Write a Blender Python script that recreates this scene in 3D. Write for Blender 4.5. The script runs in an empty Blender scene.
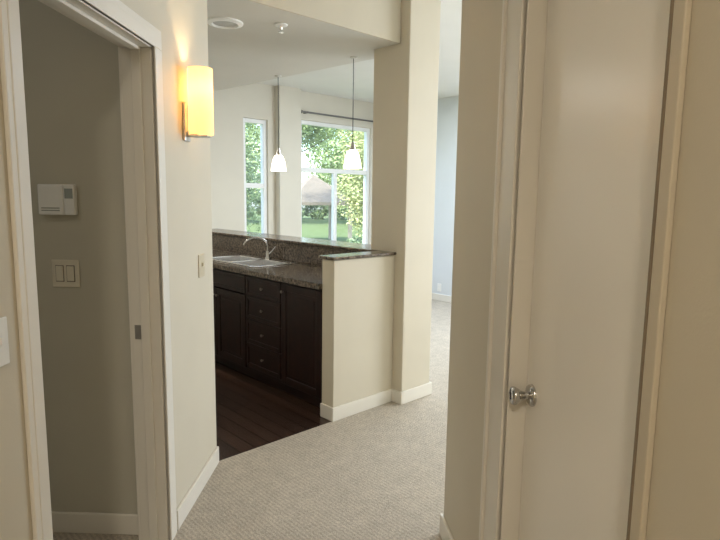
import bpy, bmesh, math, random
from mathutils import Vector, Matrix
random.seed(7)
C = bpy.context.scene.collection
PI = math.pi
T = Matrix.Translation
def RZ(a): return Matrix.Rotation(a, 4, 'Z')
FK = T((-.167, 3.575, 0)) @ RZ(math.radians(43.5))          # kitchen frame
FL = T((-.8794, 0, 0)) @ RZ(math.atan2(1, .03))             # left hall wall: x forward, y outwards(left)
FR = T((.6187, 0, 0)) @ RZ(math.atan2(1, -.1))              # right hall wall: x forward, y towards hall
I4 = Matrix.Identity(4)
CEIL = 2.85; SOF = 2.52

# ---------------------------------------------------------------- materials
def mat(name, c1, c2=None, scale=12, rough=.6, bump=0., bscale=120, metal=0., coat=0., detail=3, spec=None):
    m = bpy.data.materials.new(name); m.use_nodes = True
    nt = m.node_tree; n = nt.nodes; L = nt.links
    p = n['Principled BSDF']
    p.inputs['Roughness'].default_value = rough; p.inputs['Metallic'].default_value = metal
    if spec is not None: p.inputs['Specular IOR Level'].default_value = spec
    if coat: p.inputs['Coat Weight'].default_value = coat; p.inputs['Coat Roughness'].default_value = .15
    tc = n.new('ShaderNodeTexCoord')
    c2 = c2 or tuple(x * .97 for x in c1)
    nz = n.new('ShaderNodeTexNoise'); nz.inputs['Scale'].default_value = scale; nz.inputs['Detail'].default_value = detail
    L.new(tc.outputs['Object'], nz.inputs['Vector'])
    rp = n.new('ShaderNodeValToRGB')
    rp.color_ramp.elements[0].position = .35; rp.color_ramp.elements[0].color = (*c2, 1)
    rp.color_ramp.elements[1].position = .65; rp.color_ramp.elements[1].color = (*c1, 1)
    L.new(nz.outputs['Fac'], rp.inputs['Fac']); L.new(rp.outputs['Color'], p.inputs['Base Color'])
    if bump:
        nb = n.new('ShaderNodeTexNoise'); nb.inputs['Scale'].default_value = bscale; nb.inputs['Detail'].default_value = 4
        L.new(tc.outputs['Object'], nb.inputs['Vector'])
        b = n.new('ShaderNodeBump'); b.inputs['Strength'].default_value = bump; b.inputs['Distance'].default_value = .01
        L.new(nb.outputs['Fac'], b.inputs['Height']); L.new(b.outputs['Normal'], p.inputs['Normal'])
    return m
def granite(name, k, sc, rough=.16, spec=.5):
    f = lambda r, g, b: (r * k, g * k, b * k)
    m = mat(name, f(.30, .24, .18), f(.035, .029, .025), sc, rough, detail=10, spec=spec)
    nt = m.node_tree; n = nt.nodes; L = nt.links
    p = n['Principled BSDF']; rp = [x for x in n if x.bl_idname == 'ShaderNodeValToRGB'][0]
    e = rp.color_ramp.elements.new(.48); e.color = (*f(.155, .12, .09), 1)
    e = rp.color_ramp.elements.new(.74); e.color = (*f(.44, .37, .29), 1)
    return m
def planks():
    m = mat('dark_plank_floor', (.045, .022, .014), (.02, .01, .007), 5, .27)
    nt = m.node_tree; n = nt.nodes; L = nt.links; p = n['Principled BSDF']
    tc = n.new('ShaderNodeTexCoord'); br = n.new('ShaderNodeTexBrick')
    mp = n.new('ShaderNodeMapping'); L.new(tc.outputs['Object'], mp.inputs['Vector']); mp.inputs['Rotation'].default_value = (0, 0, PI / 2)
    L.new(mp.outputs['Vector'], br.inputs['Vector'])
    br.inputs['Scale'].default_value = 1; br.inputs['Brick Width'].default_value = 1.2; br.inputs['Row Height'].default_value = .10
    br.inputs['Mortar Size'].default_value = .005
    br.inputs['Color1'].default_value = (.080, .041, .027, 1); br.inputs['Color2'].default_value = (.033, .0175, .0125, 1); br.inputs['Mortar'].default_value = (.004, .003, .002, 1)
    mp2 = n.new('ShaderNodeMapping'); mp2.inputs['Scale'].default_value = (60, 3, 3); L.new(tc.outputs['Object'], mp2.inputs['Vector'])
    gr = n.new('ShaderNodeTexNoise'); gr.inputs['Scale'].default_value = 1; gr.inputs['Detail'].default_value = 5; L.new(mp2.outputs['Vector'], gr.inputs['Vector'])
    mr = n.new('ShaderNodeMapRange'); mr.inputs['To Min'].default_value = .5; mr.inputs['To Max'].default_value = 1.5; L.new(gr.outputs['Fac'], mr.inputs['Value'])
    mu = n.new('ShaderNodeMix'); mu.data_type = 'RGBA'; mu.blend_type = 'MULTIPLY'; mu.inputs[0].default_value = 1
    L.new(br.outputs['Color'], mu.inputs[6]); L.new(mr.outputs[0], mu.inputs[7])
    L.new(mu.outputs[2], p.inputs['Base Color'])
    return m
def carpet():
    m = mat('beige_carpet', (.60, .535, .45), (.47, .415, .34), 170, .95, .7, 140, detail=6)
    nt = m.node_tree; n = nt.nodes; L = nt.links; p = n['Principled BSDF']
    rp = [x for x in n if x.bl_idname == 'ShaderNodeValToRGB'][0]; tc = [x for x in n if x.bl_idname == 'ShaderNodeTexCoord'][0]
    def noise(scale, lo, hi, d=6):
        nz = n.new('ShaderNodeTexNoise'); nz.inputs['Scale'].default_value = scale; nz.inputs['Detail'].default_value = d; L.new(tc.outputs['Object'], nz.inputs['Vector'])
        mr = n.new('ShaderNodeMapRange'); mr.inputs['From Min'].default_value = .3; mr.inputs['From Max'].default_value = .7; mr.inputs['To Min'].default_value = lo; mr.inputs['To Max'].default_value = hi
        L.new(nz.outputs['Fac'], mr.inputs['Value']); return mr.outputs[0]
    def mul(a, b):
        q = n.new('ShaderNodeMath'); q.operation = 'MULTIPLY'; L.new(a, q.inputs[0]); L.new(b, q.inputs[1]); return q.outputs[0]
    wv = n.new('ShaderNodeTexWave'); wv.inputs['Scale'].default_value = 15; wv.inputs['Distortion'].default_value = 5; wv.inputs['Detail'].default_value = 4; wv.inputs['Detail Scale'].default_value = 5; L.new(tc.outputs['Object'], wv.inputs['Vector'])
    m2 = n.new('ShaderNodeMapRange'); m2.inputs['To Min'].default_value = .84; m2.inputs['To Max'].default_value = 1.07; L.new(wv.outputs['Fac'], m2.inputs['Value'])
    f = mul(mul(noise(65, .84, 1.10), m2.outputs[0]), mul(noise(14, .92, 1.06), noise(3.5, .95, 1.04)))
    mu = n.new('ShaderNodeMix'); mu.data_type = 'RGBA'; mu.blend_type = 'MULTIPLY'; mu.inputs[0].default_value = 1
    L.new(rp.outputs['Color'], mu.inputs[6]); L.new(f, mu.inputs[7]); L.new(mu.outputs[2], p.inputs['Base Color'])
    return m
def shade_mat(name, col, emis, estr):
    m = bpy.data.materials.new(name); m.use_nodes = True
    nt = m.node_tree; n = nt.nodes; L = nt.links; n.clear()
    out = n.new('ShaderNodeOutputMaterial')
    tr = n.new('ShaderNodeBsdfTranslucent'); tr.inputs['Color'].default_value = (*col, 1)
    df = n.new('ShaderNodeBsdfDiffuse'); df.inputs['Color'].default_value = (*col, 1)
    nz = n.new('ShaderNodeTexNoise'); nz.inputs['Scale'].default_value = 9
    mr = n.new('ShaderNodeMapRange'); mr.inputs['To Min'].default_value = estr * .85; mr.inputs['To Max'].default_value = estr * 1.1
    L.new(nz.outputs['Fac'], mr.inputs['Value'])
    mx = n.new('ShaderNodeMixShader'); mx.inputs['Fac'].default_value = .4
    L.new(tr.outputs[0], mx.inputs[1]); L.new(df.outputs[0], mx.inputs[2])
    em = n.new('ShaderNodeEmission'); em.inputs['Color'].default_value = (*emis, 1); L.new(mr.outputs[0], em.inputs['Strength'])
    ad = n.new('ShaderNodeAddShader'); L.new(mx.outputs[0], ad.inputs[0]); L.new(em.outputs[0], ad.inputs[1])
    L.new(ad.outputs[0], out.inputs['Surface'])
    return m
def glass():
    m = bpy.data.materials.new('window_glass'); m.use_nodes = True
    nt = m.node_tree; n = nt.nodes; L = nt.links; n.clear()
    out = n.new('ShaderNodeOutputMaterial'); t = n.new('ShaderNodeBsdfTransparent'); g = n.new('ShaderNodeBsdfGlossy')
    g.inputs['Roughness'].default_value = .02; t.inputs['Color'].default_value = (.94, .98, 1, 1)
    mx = n.new('ShaderNodeMixShader'); mx.inputs[0].default_value = .05
    L.new(t.outputs[0], mx.inputs[1]); L.new(g.outputs[0], mx.inputs[2]); L.new(mx.outputs[0], out.inputs['Surface'])
    return m
WALL = mat('beige_wall_paint', (.655, .60, .485), None, 3, .6, .05, 180)
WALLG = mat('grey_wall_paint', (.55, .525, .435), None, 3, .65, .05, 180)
WALLF = mat('cream_wall_paint', (.67, .635, .55), None, 3, .65, .05, 180)
WALLB = mat('pale_wall_paint', (.70, .73, .75), None, 3, .65, .05, 180)
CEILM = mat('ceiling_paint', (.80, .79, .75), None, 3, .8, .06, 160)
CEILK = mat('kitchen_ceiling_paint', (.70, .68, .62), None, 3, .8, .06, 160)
TRIM = mat('white_trim_paint', (.79, .755, .68), (.785, .75, .675), 2, .36)
TRIM_SHADE = mat('shaded_trim_paint', (.60, .535, .42), (.595, .53, .415), 2, .4)  # darker copy of the trim paint, shade on the near casing put into colour
EDGE_SHADE = mat('brown_edge_shade', (.25, .19, .13), None, 8, .6)
DOOR = mat('white_door_paint', (.93, .895, .83), (.925, .89, .825), 2, .28, .012, 60)
CARPET = carpet()
WOOD = planks(); GRAN = granite('granite', .72, 55, .12); GRAND = granite('dark_granite', .62, 55, .14); GRANB = granite('bar_granite', .85, 60, .2, .3)
CAB = mat('espresso_cabinet', (.022, .0075, .0054), (.0125, .0048, .0038), 14, .36, spec=.35)
STEEL = mat('stainless_steel', (.86, .86, .86), (.80, .80, .80), 40, .22, metal=.9)
STEELB = mat('stainless_bowl', (.84, .84, .84), (.78, .78, .78), 40, .28, metal=.8)
CHROME = mat('chrome', (.80, .80, .80), (.76, .76, .76), 5, .10, metal=1)
DCHROME = mat('dark_chrome', (.52, .51, .50), (.48, .47, .46), 5, .12, metal=1)
KCHROME = mat('polished_chrome', (.60, .595, .59), (.57, .565, .56), 5, .13, metal=1)
NICKEL = mat('brushed_nickel', (.55, .53, .5), (.5, .48, .45), 40, .3, metal=1)
SATIN = mat('satin_silver', (.36, .35, .33), None, 40, .35, metal=.5)
RODM = mat('rod_metal', (.20, .19, .185), None, 40, .4, metal=.6)
KNOBM = mat('dark_bronze', (.30, .26, .23), None, 40, .3, metal=1)
IVORY = mat('ivory_plastic', (.62, .55, .41), None, 8, .4)
IVORY2 = mat('pale_ivory_plastic', (.74, .69, .57), None, 8, .4)
GAP = mat('dark_beige_gap_shade', (.25, .22, .17), None, 8, .6)
WHITEP = mat('white_plastic', (.86, .86, .84), None, 8, .4)
LCD = mat('grey_display', (.36, .39, .37), None, 8, .25)
BLACK = mat('black_plastic', (.02, .02, .02), None, 8, .4)
WFRAME = mat('white_vinyl', (.84, .85, .85), None, 8, .4)
GLASS = glass()
SCON = shade_mat('amber_glass_shade', (1, .86, .60), (1, .68, .32), .36)
PEND = shade_mat('white_glass_shade', (1, .97, .92), (1, .95, .87), 1.0)
BARK = mat('bark', (.18, .15, .12), (.11, .09, .07), 12, .9, .5, 20)
LEAF = [mat('leaf_bright', (.37, .47, .21), (.21, .29, .12), 2.0, .7), mat('leaf_mid', (.26, .35, .17), (.15, .21, .10), 2.0, .7), mat('leaf_yellow', (.46, .49, .22), (.28, .33, .14), 2.0, .7)]
GRASS = mat('lawn', (.17, .22, .09), (.12, .16, .06), 3, .9, .4, 40, spec=.1)
SHING = mat('roof_shingle', (.29, .235, .175), (.24, .195, .145), 6, .85, .4, 18)
POSTW = mat('pavilion_wood', (.36, .31, .25), None, 5, .7)

# ---------------------------------------------------------------- geometry helpers
def box(bm, x0, x1, y0, y1, z0, z1):
    vs = [bm.verts.new((x, y, z)) for x in (x0, x1) for y in (y0, y1) for z in (z0, z1)]
    for f in ((0, 1, 3, 2), (4, 6, 7, 5), (0, 4, 5, 1), (2, 3, 7, 6), (0, 2, 6, 4), (1, 5, 7, 3)):
        bm.faces.new([vs[i] for i in f])
def prism(bm, poly, z0, z1):
    a = [bm.verts.new((x, y, z0)) for x, y in poly]; b = [bm.verts.new((x, y, z1)) for x, y in poly]
    bm.faces.new(a[::-1]); bm.faces.new(b); n = len(poly)
    for i in range(n): bm.faces.new((a[i], a[(i + 1) % n], b[(i + 1) % n], b[i]))
def lathe(bm, prof, seg=32, M=I4, closed=False):
    rings = []
    for r, z in prof:
        rings.append([bm.verts.new(M @ Vector((max(r, 1e-4) * math.cos(2 * PI * k / seg), max(r, 1e-4) * math.sin(2 * PI * k / seg), z))) for k in range(seg)])
    n = len(rings)
    for i in range(n if closed else n - 1):
        A, B = rings[i], rings[(i + 1) % n]
        for k in range(seg): bm.faces.new((A[k], A[(k + 1) % seg], B[(k + 1) % seg], B[k]))
    if not closed:
        if prof[0][0] > 0: bm.faces.new(rings[0][::-1])
        if prof[-1][0] > 0: bm.faces.new(rings[-1])
def tube(bm, pts, r, seg=12):
    pts = [Vector(p) for p in pts]; rings = []; up = None
    for i, p in enumerate(pts):
        t = (pts[min(i + 1, len(pts) - 1)] - pts[max(i - 1, 0)]).normalized()
        if up is None: up = t.orthogonal().normalized()
        up = (up - t * up.dot(t)).normalized(); s = t.cross(up)
        rr = r[i] if isinstance(r, (list, tuple)) else r
        rings.append([bm.verts.new(p + (up * math.cos(2 * PI * k / seg) + s * math.sin(2 * PI * k / seg)) * rr) for k in range(seg)])
    for A, B in zip(rings, rings[1:]):
        for k in range(seg): bm.faces.new((A[k], A[(k + 1) % seg], B[(k + 1) % seg], B[k]))
    bm.faces.new(rings[0][::-1]); bm.faces.new(rings[-1])
def obj(name, bm, m, parent=None, frame=None, bevel=0, smooth=False, seg=2):
    bmesh.ops.recalc_face_normals(bm, faces=bm.faces)
    me = bpy.data.meshes.new(name); bm.to_mesh(me); bm.free()
    me.materials.append(m)
    o = bpy.data.objects.new(name, me); C.objects.link(o)
    if parent: o.parent = parent
    elif frame is not None: o.matrix_world = frame
    if smooth:
        for p in me.polygons: p.use_smooth = True
        me.set_sharp_from_angle(angle=math.radians(40))
    if bevel:
        b = o.modifiers.new('bevel', 'BEVEL'); b.width = bevel; b.segments = seg; b.limit_method = 'ANGLE'
    return o
def B(*boxes):
    bm = bmesh.new()
    for b in boxes: box(bm, *b)
    return bm
def tag(o, label, cat, group=None):
    o['label'] = label; o['category'] = cat
    if group: o['group'] = group
    return o
def struct(name, bm, m, frame=I4, bevel=0, parent=None):
    o = obj(name, bm, m, parent, frame, bevel)
    if not parent: o['kind'] = 'structure'
    return o
def thing(name, label, cat, M, group=None):
    o = bpy.data.objects.new(name, None); C.objects.link(o); o.matrix_world = M; o.empty_display_size = .1
    return tag(o, label, cat, group)
def dup(root, M, label):
    r = root.copy(); C.objects.link(r); r.matrix_world = M; r['label'] = label
    for ch in list(root.children):
        c = ch.copy(); C.objects.link(c); c.parent = r
        for g in list(ch.children):
            d = g.copy(); C.objects.link(d); d.parent = c
    return r

# ---------------------------------------------------------------- setting
struct('floor', B((-5, 4.12, -7, 0, -.1, 0), (.66, 4.12, 0, 3.5, -.1, 0), (-5, -.98, 0, 3.5, -.1, 0)), CARPET, FK)
struct('floor_kitchen', B((-.98, .66, 0, 3.5, -.1, -.002)), WOOD, FK)
struct('ceiling', B((-5, 4.12, -7, 3.5, CEIL, CEIL + .1)), CEILM, FK)
bm = bmesh.new(); prism(bm, [(-.863, 0), (.565, 0), (.565, .25), (.76, .25), (.55, 3.37), (-.863, 3.37)], SOF, CEIL)
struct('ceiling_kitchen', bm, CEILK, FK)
struct('wall_header', B((-.863, .565, -.012, 0, SOF, CEIL)), WALL, FK)
LO0, LO1, LH = 1.415, 2.24, 2.05
struct('wall_left', B((-2.1, LO0 - .02, 0, .12, 0, CEIL), (LO1 + .02, 2.98, 0, .12, 0, CEIL), (LO0 - .02, LO1 + .02, 0, .12, LH + .02, CEIL)), WALL, FL)
RO0, RO1, RH = .985, 1.645, 2.14
struct('wall_right', B((-2.1, RO0 - .02, -.12, 0, 0, CEIL), (RO1 + .02, 2.337, -.12, 0, 0, CEIL), (RO0 - .02, RO1 + .02, -.12, 0, RH + .02, CEIL)), WALL, FR, .004)
struct('wall_closet', B((2.217, 2.337, -6, -.12, 0, CEIL)), WALL, FR)
struct('wall_closet_back', B((.5, 2.217, -.9, -.8, 0, CEIL), (.4, .5, -.9, -.12, 0, CEIL)), WALL, FR)
struct('wall_back', B((-1.2, 1.2, -2.1, -2.0, 0, CEIL)), WALL)
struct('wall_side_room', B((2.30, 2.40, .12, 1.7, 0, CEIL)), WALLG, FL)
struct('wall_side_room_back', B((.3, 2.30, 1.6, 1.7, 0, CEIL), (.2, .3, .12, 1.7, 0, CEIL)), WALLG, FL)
struct('wall_kitchen', B((-.98, -.863, .09, 3.37, 0, CEIL)), WALL, FK)
CB0, CA1 = -.095, .885
struct('wall_column', B((.57, CA1, CB0, .245, 0, CEIL)), WALL, FK, .006)
struct('wall_peninsula', B((0, .57, 0, .12, 0, 1.079), (.57, .69, .245, 3.0, 0, 1.079)), WALL, FK, .004)
W1 = (2.30, 3.62, .55, 2.48); W2 = (1.43, 1.79, .75, 2.42)
bw = 3.37; bo = 3.5
struct('wall_far', B((-.98, W2[0], bw, bo, 0, CEIL), (W2[1], W1[0], bw, bo, 0, CEIL), (W1[1], 4.12, bw, bo, 0, CEIL),
    (W2[0], W2[1], bw, bo, 0, W2[2]), (W2[0], W2[1], bw, bo, W2[3], CEIL), (W1[0], W1[1], bw, bo, 0, W1[2]), (W1[0], W1[1], bw, bo, W1[3], CEIL),
    (1.90, 2.24, bw - .1, bw, 0, CEIL)), WALLF, FK)
struct('wall_living', B((4.0, 4.12, -5.6, 3.37, 0, CEIL)), WALLB, FK)
BH = .095
struct('baseboard_left', B((LO1 + .09, 2.98, -.014, 0, 0, BH)), TRIM, FL, .004)
struct('baseboard_right', B((RO1 + .15, 2.352, 0, .014, 0, BH), (2.338, 2.352, -.5, 0, 0, BH)), TRIM, FR, .004)
struct('baseboard_side_room', B((2.286, 2.30, .14, 1.6, 0, BH)), TRIM, FL, .004)
struct('baseboard_peninsula', B((-.014, .556, -.014, 0, 0, BH), (-.014, 0, 0, .12, 0, BH), (.556, .57, CB0 - .014, 0, 0, BH), (.57, CA1 + .014, CB0 - .014, CB0, 0, BH), (CA1, CA1 + .014, CB0, .245, 0, BH)), TRIM, FK, .004)
struct('baseboard_living', B((3.986, 4.0, -3, 3.37, 0, BH)), TRIM, FK, .004)
struct('baseboard_far', B((.8, 1.9, 3.356, 3.37, 0, BH), (2.24, 3.986, 3.356, 3.37, 0, BH)), TRIM, FK, .004)

# door frames
def frame_set(name, fr, o0, o1, H, s, cw0, cw1, inner):
    def yy(a, b): return (min(a * s, b * s), max(a * s, b * s))
    bm = bmesh.new()
    j = yy(0, -.12)
    box(bm, o0 - .02, o0, *j, 0, H); box(bm, o1, o1 + .02, *j, 0, H); box(bm, o0 - .02, o1 + .02, *j, H, H + .02)
    st = yy(-.1, -.12) if inner else yy(-.04, -.078)
    box(bm, o0, o0 + .012, *st, 0, H); box(bm, o1 - .012, o1, *st, 0, H); box(bm, o0 + .012, o1 - .012, *st, H - .012, H)
    for (k, t) in ((1, .012), (.7, .016 if inner else .0145)):
        c = yy(0, t)
        if not inner: box(bm, o0 - cw0 * k, o0 - .004, *c, 0, H + .004)
        box(bm, o1 + .004, o1 + cw1 * k, *c, 0, H + .004); box(bm, o0 - cw0 * k, o1 + cw1 * k, *c, H + .004, H + cw1 * k)
    if inner:
        c = yy(0, .023); box(bm, o1 + cw1 * .88, o1 + cw1, *c, 0, H + cw1)
    else:
        c = yy(-.12, -.132); box(bm, o1 + .004, o1 + .05, *c, 0, H + .05); box(bm, o0 - .07, o0 - .004, *c, 0, H + .05); box(bm, o0 - .004, o1 + .004, *c, H + .004, H + .05)
    o = struct(name, bm, TRIM, fr, .003)
    if inner:
        obj('door_edge_shade', B((o0 - .008, o0 + .001, .0005, .013, 0, H + .003)), EDGE_SHADE, o, bevel=.002)  # added brown strip painting the dark shadow line beside the slab
        obj('hinge_casing', B((o0 - cw0, o0 - .0085, .0005, .013, 0, H + .003)), TRIM_SHADE, o, bevel=.003)
    return o
t1 = frame_set('trim_1', FL, LO0, LO1, LH, -1, .07, .08, False)
bm = B((LO1 - .0015, LO1 + .001, .082, .108, .90, .96)); bb = obj('strike_plate', bm, SATIN, t1, bevel=.001); bb['label'] = 'small metal strike plate'
t2 = frame_set('trim_2', FR, RO0, RO1, RH, 1, .04, .145, True)

# closed door with its knob
d1 = thing('door_1', '', '', FR); del d1['label']; del d1['category']; d1['kind'] = 'structure'
obj('slab', B((RO0 + .003, RO1 - .003, -.090, -.056, .012, RH - .004)), DOOR, d1, bevel=.002)
kM = T((RO1 - .045, -.056, .918)) @ Matrix.Rotation(-PI / 2, 4, 'X')
bm = bmesh.new(); lathe(bm, [(.033, 0), (.033, .004), (.030, .009), (.022, .012), (.013, .013)], 48, kM); obj('rosette', bm, KCHROME, d1, smooth=True)
bm = bmesh.new(); lathe(bm, [(.0125, .010), (.0115, .020), (.0125, .027), (.0165, .036), (.0225, .045), (.0265, .052), (.0275, .057), (.0255, .062), (.019, .0655), (.010, .067), (0, .0675)], 48, kM); k = obj('knob', bm, KCHROME, d1, smooth=True)
k['label'] = 'flared chrome doorknob'

# windows
def window(name, w, bars_v, bars_h):
    a0, a1, z0, z1 = w; f = .05
    bm = B((a0, a0 + f, 3.40, 3.47, z0, z1), (a1 - f, a1, 3.40, 3.47, z0, z1), (a0 + f, a1 - f, 3.40, 3.47, z0, z0 + f), (a0 + f, a1 - f, 3.40, 3.47, z1 - f, z1))
    for (x, za, zb) in bars_v: box(bm, x - .03, x + .03, 3.41, 3.46, za, zb)
    for (z) in bars_h: box(bm, a0 + f, a1 - f, 3.405, 3.465, z - .03, z + .03)
    o = struct(name, bm, WFRAME, FK, .004)
    obj('window_pane', B((a0 + f, a1 - f, 3.432, 3.438, z0 + f, z1 - f)), GLASS, o)
    obj('window_sill', B((a0 - .03, a1 + .03, 3.31, 3.40, z0 - .03, z0)), TRIM, o, bevel=.004)
window('window_1', W1, [(2.96, W1[2] + .05, 1.80)], [1.83])
window('window_2', W2, [], [1.60])

# ---------------------------------------------------------------- kitchen
EXTK = 2.9
def knob_bm(a, b, z):
    bm = bmesh.new(); lathe(bm, [(.005, 0), (.005, .010), (.010, .015), (.011, .020), (.007, .024), (0, .025)], 16, T((a, b, z)) @ Matrix.Rotation(-PI / 2, 4, 'Y')); return bm
def front(bm, b0, b1, z0, z1, st):
    a0, a1 = -.002, .018
    box(bm, a0, a1, b0, b0 + st, z0, z1); box(bm, a0, a1, b1 - st, b1, z0, z1)
    box(bm, a0, a1, b0 + st, b1 - st, z0, z0 + st); box(bm, a0, a1, b0 + st, b1 - st, z1 - st, z1)
    box(bm, a0 + .006, a1, b0 + st, b1 - st, z0 + st, z1 - st)
    if z1 - z0 > .3: box(bm, a0 + .002, a1, b0 + st + .025, b1 - st - .025, z0 + st + .025, z1 - st - .025)
def cabinet(label, b0, b1, doors, drawers, false_front=False):
    t = thing('base_cabinet', label, 'cabinet', FK @ T((0, b0, 0)), 'dark base cabinets under the sink counter')
    w = b1 - b0; q = .018; D = .545
    obj('body', B((.02, D, .001, q, .10, .873), (.02, D, w - q, w - .001, .10, .873), (.02, D, q, w - q, .10, .118), (D - .012, D, q, w - q, .118, .873), (.02, .04, q, w - q, .118, .15),
        (.02, .04, q, w - q, .84, .873), (.09, D, .001, w - .001, 0, .10)), CAB, t, bevel=.002)
    z0, z1 = .115, .862
    zd = z1
    if false_front:
        bm = bmesh.new(); front(bm, .006, w - .006, .715, z1, .03); obj('false_drawer_front', bm, CAB, t, bevel=.003); zd = .705
    g = .006
    for i in range(doors):
        x0 = g + i * (w - g) / doors; x1 = (i + 1) * (w - g) / doors
        bm = bmesh.new(); front(bm, x0, x1, z0, zd, .055); d = obj('door', bm, CAB, t, bevel=.003)
        kb = x1 - .028 if (i == 0) else x0 + .028
        obj('knob', knob_bm(-.002, kb, zd - .06), KNOBM, d, smooth=True)
    if drawers:
        hs = [.155, .185, .195, .194]; z = z1
        for h in hs:
            bm = bmesh.new(); front(bm, g, w - g, z - h + .004, z, .03); d = obj('drawer', bm, CAB, t, bevel=.003)
            obj('knob', knob_bm(.004, w / 2, z - h / 2), KNOBM, d, smooth=True); z -= h
    return t
cabinet('dark brown base cabinet with one tall door, next to the half wall', .121, .59, 1, 0)
cabinet('dark brown base cabinet with four stacked drawers', .59, 1.065, 0, 4)
cabinet('dark brown sink base cabinet with a false drawer front, below the sink', 1.065, 1.98, 2, 0, True)
cabinet('dark brown base cabinet past the sink, hidden behind the sconce wall', 1.98, EXTK, 2, 0)
# counter with sink cut-out
S0, S1, SA0, SA1 = 1.09, 1.88, .10, .49
ct = obj('countertop', B((-.03, SA0, .121, EXTK, .878, .915), (SA1, .547, .121, EXTK, .878, .915), (SA0, SA1, .121, S0, .878, .915), (SA0, SA1, S1, EXTK, .878, .915)), GRAN, None, FK)
tag(ct, 'brown speckled granite kitchen countertop holding the steel sink', 'countertop')
bs = obj('backsplash', B((.549, .569, .121, EXTK, .916, 1.077)), GRAND, None, FK); tag(bs, 'dark granite backsplash strip behind the sink and faucet', 'backsplash')
bm = bmesh.new(); prism(bm, [(-.02, -.022), (.565, -.022), (.565, .25), (.86, .25), (.86, 3.02), (.53, 3.02), (.53, .142), (-.02, .142)], 1.083, 1.102)
bt = obj('bar_top', bm, GRANB, None, FK, .005); tag(bt, 'raised granite bar ledge capping the half wall beside the column', 'bar top')
sk = thing('sink', 'double bowl stainless steel sink set in the granite counter', 'sink', FK @ T((0, 0, .915)))
rm = .02
mid = (S0 + S1) / 2
obj('rim', B((SA0 - rm, SA0 + .012, S0 - rm, S1 + rm, .001, .008), (SA1 - .05, SA1 + rm, S0 - rm, S1 + rm, .001, .008), (SA0 + .012, SA1 - .05, S0 - rm, S0 + .012, .001, .008), (SA0 + .012, SA1 - .05, S1 - .012, S1 + rm, .001, .008), (SA0 + .012, SA1 - .05, mid - .015, mid + .015, .001, .008)), STEEL, sk, bevel=.003)
for (c0, c1) in ((S0 + .012, mid - .015), (mid + .015, S1 - .012)):
    a0, a1 = SA0 + .012, SA1 - .05; z0 = -.18
    obj('bowl', B((a0, a1, c0, c1, z0, z0 + .004), (a0, a0 + .003, c0, c1, z0, .002), (a1 - .003, a1, c0, c1, z0, .002), (a0, a1, c0, c0 + .003, z0, .002), (a0, a1, c1 - .003, c1, z0, .002)), STEELB, sk)
    bm = bmesh.new(); lathe(bm, [(.045, z0 + .004), (.045, z0 + .007), (.03, z0 + .007), (.0, z0 + .005)], 24, T(((a0 + a1) / 2, (c0 + c1) / 2, 0))); obj('drain', bm, CHROME, sk, smooth=True)
fc = thing('faucet', 'chrome arched kitchen faucet behind the double sink', 'faucet', FK @ T((.475, 1.45, .924)))
bm = bmesh.new(); lathe(bm, [(.028, 0), (.028, .01), (.02, .02), (.018, .06), (.016, .075), (0, .078)], 24); obj('base', bm, DCHROME, fc, smooth=True)
bm = bmesh.new(); pts = [(0, 0, .06)] + [(-.105 + .105 * math.cos(q), .03 * (1 - math.cos(q)), .11 + .085 * math.sin(q)) for q in [PI * i / 14 * .93 for i in range(15)]]
tube(bm, pts, .0105); obj('spout', bm, DCHROME, fc, smooth=True)
bm = bmesh.new(); tube(bm, [(.0, -.02, .05), (.01, -.05, .075), (.015, -.10, .12)], [.009, .008, .006]); obj('handle', bm, DCHROME, fc, smooth=True)

# pendants
GP = 'pendant lamps over the bar'
UP = T((0, 0, .03))
pd = thing('pendant_lamp', 'white glass pendant lamp hanging nearest the column, before the large window', 'pendant lamp', FK @ T((.61, .50, SOF)), GP)
bm = bmesh.new(); lathe(bm, [(.030, 0), (.030, -.006), (.022, -.010), (0, -.011)], 28); obj('canopy', bm, CEILK, pd, smooth=True)
bm = bmesh.new(); tube(bm, [(0, 0, -.01), (0, 0, -.63)], .003, 8); obj('cord', bm, BLACK, pd)
bm = bmesh.new(); lathe(bm, [(0, -.65), (.010, -.65), (.014, -.67), (.020, -.69), (.028, -.715), (0, -.715)], 24, UP); obj('socket_cap', bm, NICKEL, pd, smooth=True)
bm = bmesh.new(); lathe(bm, [(.026, -.708), (.040, -.722), (.052, -.75), (.060, -.785), (.066, -.825), (.069, -.85), (.065, -.85), (.062, -.825), (.056, -.785), (.048, -.75), (.036, -.726), (.022, -.712)], 36, UP, closed=True); obj('shade', bm, PEND, pd, smooth=True)
dup(pd, FK @ T((.61, 1.47, SOF)), 'white glass pendant lamp hanging farther off, before the narrow window')
def lamp(name, kind, energy, col, M, parent=None, **kw):
    l = bpy.data.lights.new(name, kind); l.energy = energy; l.color = col
    for k, v in kw.items(): setattr(l, k, v)
    o = bpy.data.objects.new(name, l); C.objects.link(o); o.matrix_world = M
    return o
for b in (.50, 1.47): lamp('pendant_bulb', 'POINT', 2.0, (1, .90, .76), FK @ T((.61, b, SOF - .76)), shadow_soft_size=.02)

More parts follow.
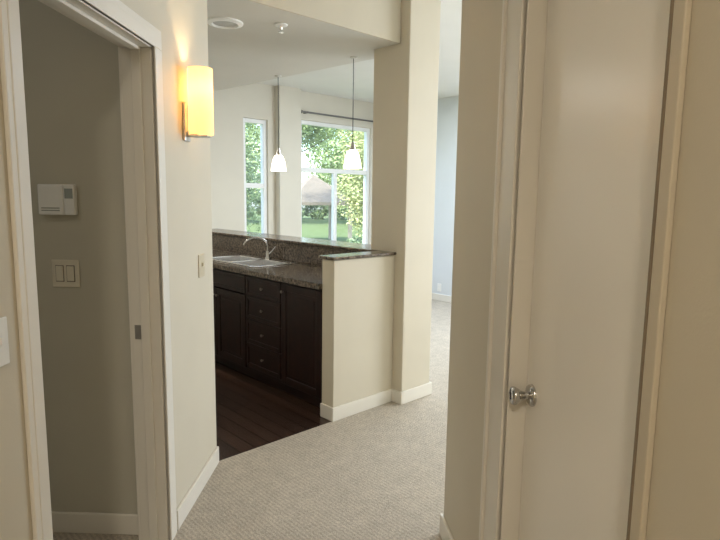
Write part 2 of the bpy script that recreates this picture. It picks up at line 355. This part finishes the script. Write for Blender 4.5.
# ceiling fittings
rl = thing('recessed_light', 'round white recessed can light in the kitchen ceiling, unlit', 'ceiling light', FK @ T((-.507, .433, SOF)))
bm = bmesh.new(); lathe(bm, [(.108, 0), (.106, -.009), (.080, -.016), (.074, -.010), (.074, 0)], 40, closed=True); obj('trim_ring', bm, mat('white_trim_ring', (.92, .92, .90), None, 8, .35), rl, smooth=True)
bm = bmesh.new(); lathe(bm, [(.074, -.002), (.074, -.005), (.03, -.007), (0, -.0075)], 32); obj('lens', bm, mat('lens_grey', (.50, .49, .47), None, 8, .4), rl, smooth=True)
sp = thing('fire_sprinkler', 'small white fire sprinkler head in the kitchen ceiling', 'sprinkler', FK @ T((-.245, .226, SOF)))
bm = bmesh.new(); lathe(bm, [(.042, .006), (.040, -.006), (.018, -.012), (0, -.012)], 28); obj('escutcheon', bm, WHITEP, sp, smooth=True)
bm = bmesh.new(); lathe(bm, [(.010, -.011), (.008, -.03), (.004, -.034), (.004, -.042), (.018, -.044), (.018, -.047), (0, -.048)], 20); obj('nozzle', bm, CHROME, sp, smooth=True)

# sconce on left wall
sc = thing('wall_sconce', 'lit amber glass cylinder sconce on the hallway wall', 'wall lamp', FL @ T((2.60, 0, 1.90)))
obj('backplate', B((-.035, .035, -.014, 0, -.17, .0)), NICKEL, sc, bevel=.004)
obj('bracket', B((-.012, .012, -.06, -.014, -.15, -.125), (-.03, .03, -.11, -.03, -.150, -.142)), NICKEL, sc, bevel=.002)
bm = bmesh.new(); lathe(bm, [(.055, -.14), (.055, .15), (.051, .15), (.051, -.14)], 40, T((0, -.074, 0)), closed=True); obj('shade', bm, SCON, sc, smooth=True)
lamp('sconce_bulb', 'POINT', 6.0, (1, .76, .45), FL @ T((2.60, -.074, 1.96)), shadow_soft_size=.025)

# switch plates
def plate(name, label, cat, M, gangs, m, kind='toggle', m2=None, w0=.07):
    t = thing(name, label, cat, M)      # local: x across, y = out of the wall (negative = out), z up
    m2 = m2 or m
    w = w0 + .046 * (gangs - 1)
    obj('plate', B((-w / 2, w / 2, -.006, 0, -.0575, .0575)), m, t, bevel=.003)
    for g in range(gangs):
        x = (g - (gangs - 1) / 2) * .046
        if kind == 'toggle': obj('toggle', B((x - .005, x + .005, -.016, -.006, -.004, .014)), m2, t, bevel=.002)
        elif kind == 'rocker':
            r = obj('rocker', B((x - .0145, x + .0145, -.012, -.006, -.031, .031)), m2, t, bevel=.002)
            obj('rocker_gap_shade', B((x - .0175, x + .0175, -.0075, -.006, -.0345, .0345)), GAP, t)  # dark box painting the shaded gap round each rocker
        else:
            for z in (-.02, .02): obj('socket', B((x - .015, x + .015, -.009, -.006, z - .014, z + .014)), m2, t, bevel=.002)
    return t
plate('light_switch', 'single ivory light switch on the hallway wall below the sconce', 'light switch', FL @ T((2.78, 0, 1.14)), 1, IVORY, 'toggle', IVORY2, .088)
plate('light_switch', 'light switch cut by the left edge of the view, before the open doorway', 'light switch', FL @ T((1.265, 0, 1.147)), 1, WHITEP)
plate('light_switch', 'double ivory rocker switch below the thermostat in the side room', 'light switch', FL @ T((2.30, .415, 1.16)) @ RZ(-PI / 2), 2, IVORY2, 'rocker', IVORY2)
th = thing('thermostat', 'white thermostat box on the grey side room wall', 'thermostat', FL @ T((2.30, .425, 1.465)) @ RZ(-PI / 2))
obj('housing', B((-.075, .03, -.03, 0, -.062, .062)), WHITEP, th, bevel=.006)
obj('control_panel', B((.0315, .075, -.027, 0, -.062, .062)), WHITEP, th, bevel=.005)
obj('display', B((.037, .070, -.0285, -.027, .005, .045)), LCD, th)
obj('vent_slot', B((-.06, .015, -.0315, -.0295, -.046, -.042), (-.06, .015, -.0315, -.0295, -.036, -.032)), LCD, th)
plate('wall_outlet', 'small white outlet low on the far living room wall', 'outlet', FK @ T((4.0, 2.30, .19)) @ RZ(-PI / 2), 1, WHITEP, 'outlet')

# curtain rod
cr = thing('curtain_rod', 'thin dark curtain rod above the large living room window', 'curtain rod', FK @ T((2.24, 3.29, 2.57)))
bm = bmesh.new(); tube(bm, [(.02, 0, 0), (1.66, 0, 0)], .012, 12); obj('rod', bm, RODM, cr, smooth=True)
for x in (.02, 1.66):
    bm = bmesh.new(); bmesh.ops.create_uvsphere(bm, u_segments=16, v_segments=10, radius=.022, matrix=T((x, 0, 0))); obj('finial', bm, RODM, cr, smooth=True)
for x in (.12, 1.5): obj('bracket', B((x - .01, x + .01, -.012, .08, -.012, .012)), RODM, cr)

# ---------------------------------------------------------------- outside
struct('ground', B((-40, 40, 3.6, 70, -.8, -.6)), GRASS, FK)
def leaves(bm, n, c, rad, size, blobs):
    cs = []
    for _ in range(blobs):
        while True:
            p = Vector((random.uniform(-1, 1), random.uniform(-1, 1), random.uniform(-1, 1)))
            if p.length < 1: break
        cs.append(Vector(c) + Vector((p.x * rad[0], p.y * rad[1], p.z * rad[2])) * .8)
    for i in range(n):
        q = random.choice(cs); r = min(rad) * .42
        d = Vector((random.gauss(0, 1), random.gauss(0, 1), random.gauss(0, 1))).normalized() * r * random.random() ** .4
        p = q + d; s = size * random.uniform(.6, 1.2)
        a = Vector((random.gauss(0, 1), random.gauss(0, 1), random.gauss(0, 1))).normalized(); b = a.orthogonal().normalized()
        vs = [bm.verts.new(p + a * s), bm.verts.new(p + b * s * .5), bm.verts.new(p - a * s), bm.verts.new(p - b * s * .5)]
        bm.faces.new(vs)
def tree(label, x, y, h, rad, n, m, zc, size=.16):
    t = thing('tree', label, 'tree', T((x, y, -.6)), 'trees outside the windows')
    bm = bmesh.new(); tube(bm, [(0, 0, 0), (.05, .02, zc * .5), (-.03, 0, zc), (.05, 0, zc + rad[2] * .5)], [.10, .08, .05, .02], 10)
    for k in range(6):
        an = k * 1.05; z = zc * (.7 + .05 * k)
        tube(bm, [(0, 0, z), (math.cos(an) * rad[0] * .3, math.sin(an) * rad[1] * .3, z + .4), (math.cos(an) * rad[0] * .55, math.sin(an) * rad[1] * .55, z + .8)], [.03, .018, .008], 6)
    obj('trunk', bm, BARK, t, smooth=True)
    bm = bmesh.new(); leaves(bm, n, (0, 0, zc), rad, size, 60); obj('foliage', bm, m, t)
tree('leafy yellow green tree seen through the right of the large window', .6, 17.5, 5, (1.35, 1.3, 2.5), 14000, LEAF[2], 2.8, .06)
tree('leafy green tree seen through the upper left of the large window', -2.5, 21, 5, (2.7, 1.6, 1.3), 18000, LEAF[0], 5.0, .06)
tree('leafy tree seen through the narrow window', -4.3, 16.5, 5, (1.5, 1.5, 2.6), 14000, LEAF[1], 2.8, .06)
tree('tall tree far behind the pavilion roof', .2, 40, 8, (5.0, 4, 4.2), 18000, LEAF[0], 5.0, .15)
tree('broad tree far off, beyond the narrow window', -9.2, 40, 8, (4.2, 4, 3.8), 13000, LEAF[0], 4.6, .15)
def shrub(label, x, y, rad, m, n=3500, blobs=24):
    bm = bmesh.new(); leaves(bm, n, (0, 0, rad[2] * .8), rad, .07, blobs)
    o = obj('shrub', bm, m, None, T((x, y, -.6))); tag(o, label, 'shrub', 'shrubs on the lawn')
shrub('low green shrub outside the right of the large window', .1, 13.5, (1.0, .8, .6), LEAF[1])
shrub('low green shrub outside the left of the large window', -1.5, 15.5, (.8, .6, .35), LEAF[1])
bm = bmesh.new()
for i in range(14): leaves(bm, 1300, (-13 + i * 1.8, random.uniform(-.6, .6), 1.3), (1.6, 1.1, 1.8), .15, 10)
hg = obj('hedge', bm, LEAF[1], None, T((0, 48, -.6))); tag(hg, 'long leafy hedge across the back of the lawn', 'hedge')
pv = thing('pavilion', 'garden pavilion with brown hipped roof beyond the large window', 'pavilion', T((-2.1, 25, -.6)) @ RZ(.4))
bm = bmesh.new(); w = 1.5; vs = [bm.verts.new((sx * w, sy * w, 1.78)) for sx, sy in ((-1, -1), (1, -1), (1, 1), (-1, 1))]; ls = [bm.verts.new((sx * w, sy * w, 1.65)) for sx, sy in ((-1, -1), (1, -1), (1, 1), (-1, 1))]; tp = bm.verts.new((0, 0, 2.95))
for i in range(4): bm.faces.new((vs[i], vs[(i + 1) % 4], tp)); bm.faces.new((ls[i], ls[(i + 1) % 4], vs[(i + 1) % 4], vs[i]))
bm.faces.new(ls[::-1]); obj('roof', bm, SHING, pv)
for sx in (-1, 1):
    for sy in (-1, 1): obj('post', B((sx * 1.25 - .07, sx * 1.25 + .07, sy * 1.25 - .07, sy * 1.25 + .07, 0, 1.65)), POSTW, pv)

# ---------------------------------------------------------------- light
w = bpy.data.worlds.new('World'); bpy.context.scene.world = w; w.use_nodes = True
nt = w.node_tree; bg = nt.nodes['Background']
sky = nt.nodes.new('ShaderNodeTexSky'); sky.sky_type = 'NISHITA'; sky.sun_disc = False; sky.sun_elevation = math.radians(42); sky.sun_rotation = math.radians(200); sky.dust_density = 2
nt.links.new(sky.outputs[0], bg.inputs['Color']); bg.inputs['Strength'].default_value = .8
s = lamp('sun', 'SUN', 7.5, (1, .96, .88), I4, angle=.02)
s.rotation_euler = (math.radians(50), 0, math.radians(-50))
lamp('hall_ceiling_lamp', 'AREA', 30, (1, .89, .74), T((-.2, -1.0, 2.82)), size=.22)
lamp('side_room_fill', 'AREA', 3.6, (1, .95, .87), FL @ T((1.0, .9, 2.82)), size=.4)  # unseen fill added to lift the dark side room
lamp('kitchen_fill', 'AREA', 13, (1, .94, .84), FK @ T((-.35, 2.2, SOF - .03)), size=.4)  # added kitchen fill with no fitting of its own; the can light stays off
lamp('living_top_fill', 'AREA', 85, (.80, .90, 1), FK @ T((2.8, .6, 2.82)), size=1.2)  # added out-of-view fill, as the windows alone bring in too little light
m = FK @ T((3.97, -2.2, 1.5)) @ Matrix.Rotation(PI / 2, 4, 'Y')
lamp('living_side_fill', 'AREA', 135, (.86, .93, 1), m, shape='RECTANGLE', size=1.8, size_y=2.2)  # added cool fill for an invented side window that is not modelled

# ---------------------------------------------------------------- camera
cd = bpy.data.cameras.new('camera'); cam = bpy.data.objects.new('camera', cd); C.objects.link(cam)
cd.sensor_width = 36; cd.lens = 28.0; cd.clip_start = .02
cam.matrix_world = T((0, 0, 1.5)) @ Matrix.Rotation(math.radians(90 - 7.63), 4, 'X') @ RZ(math.radians(.77))
bpy.context.scene.camera = cam
bpy.context.scene.view_settings.view_transform = 'Standard'
bpy.context.scene.view_settings.exposure = .05
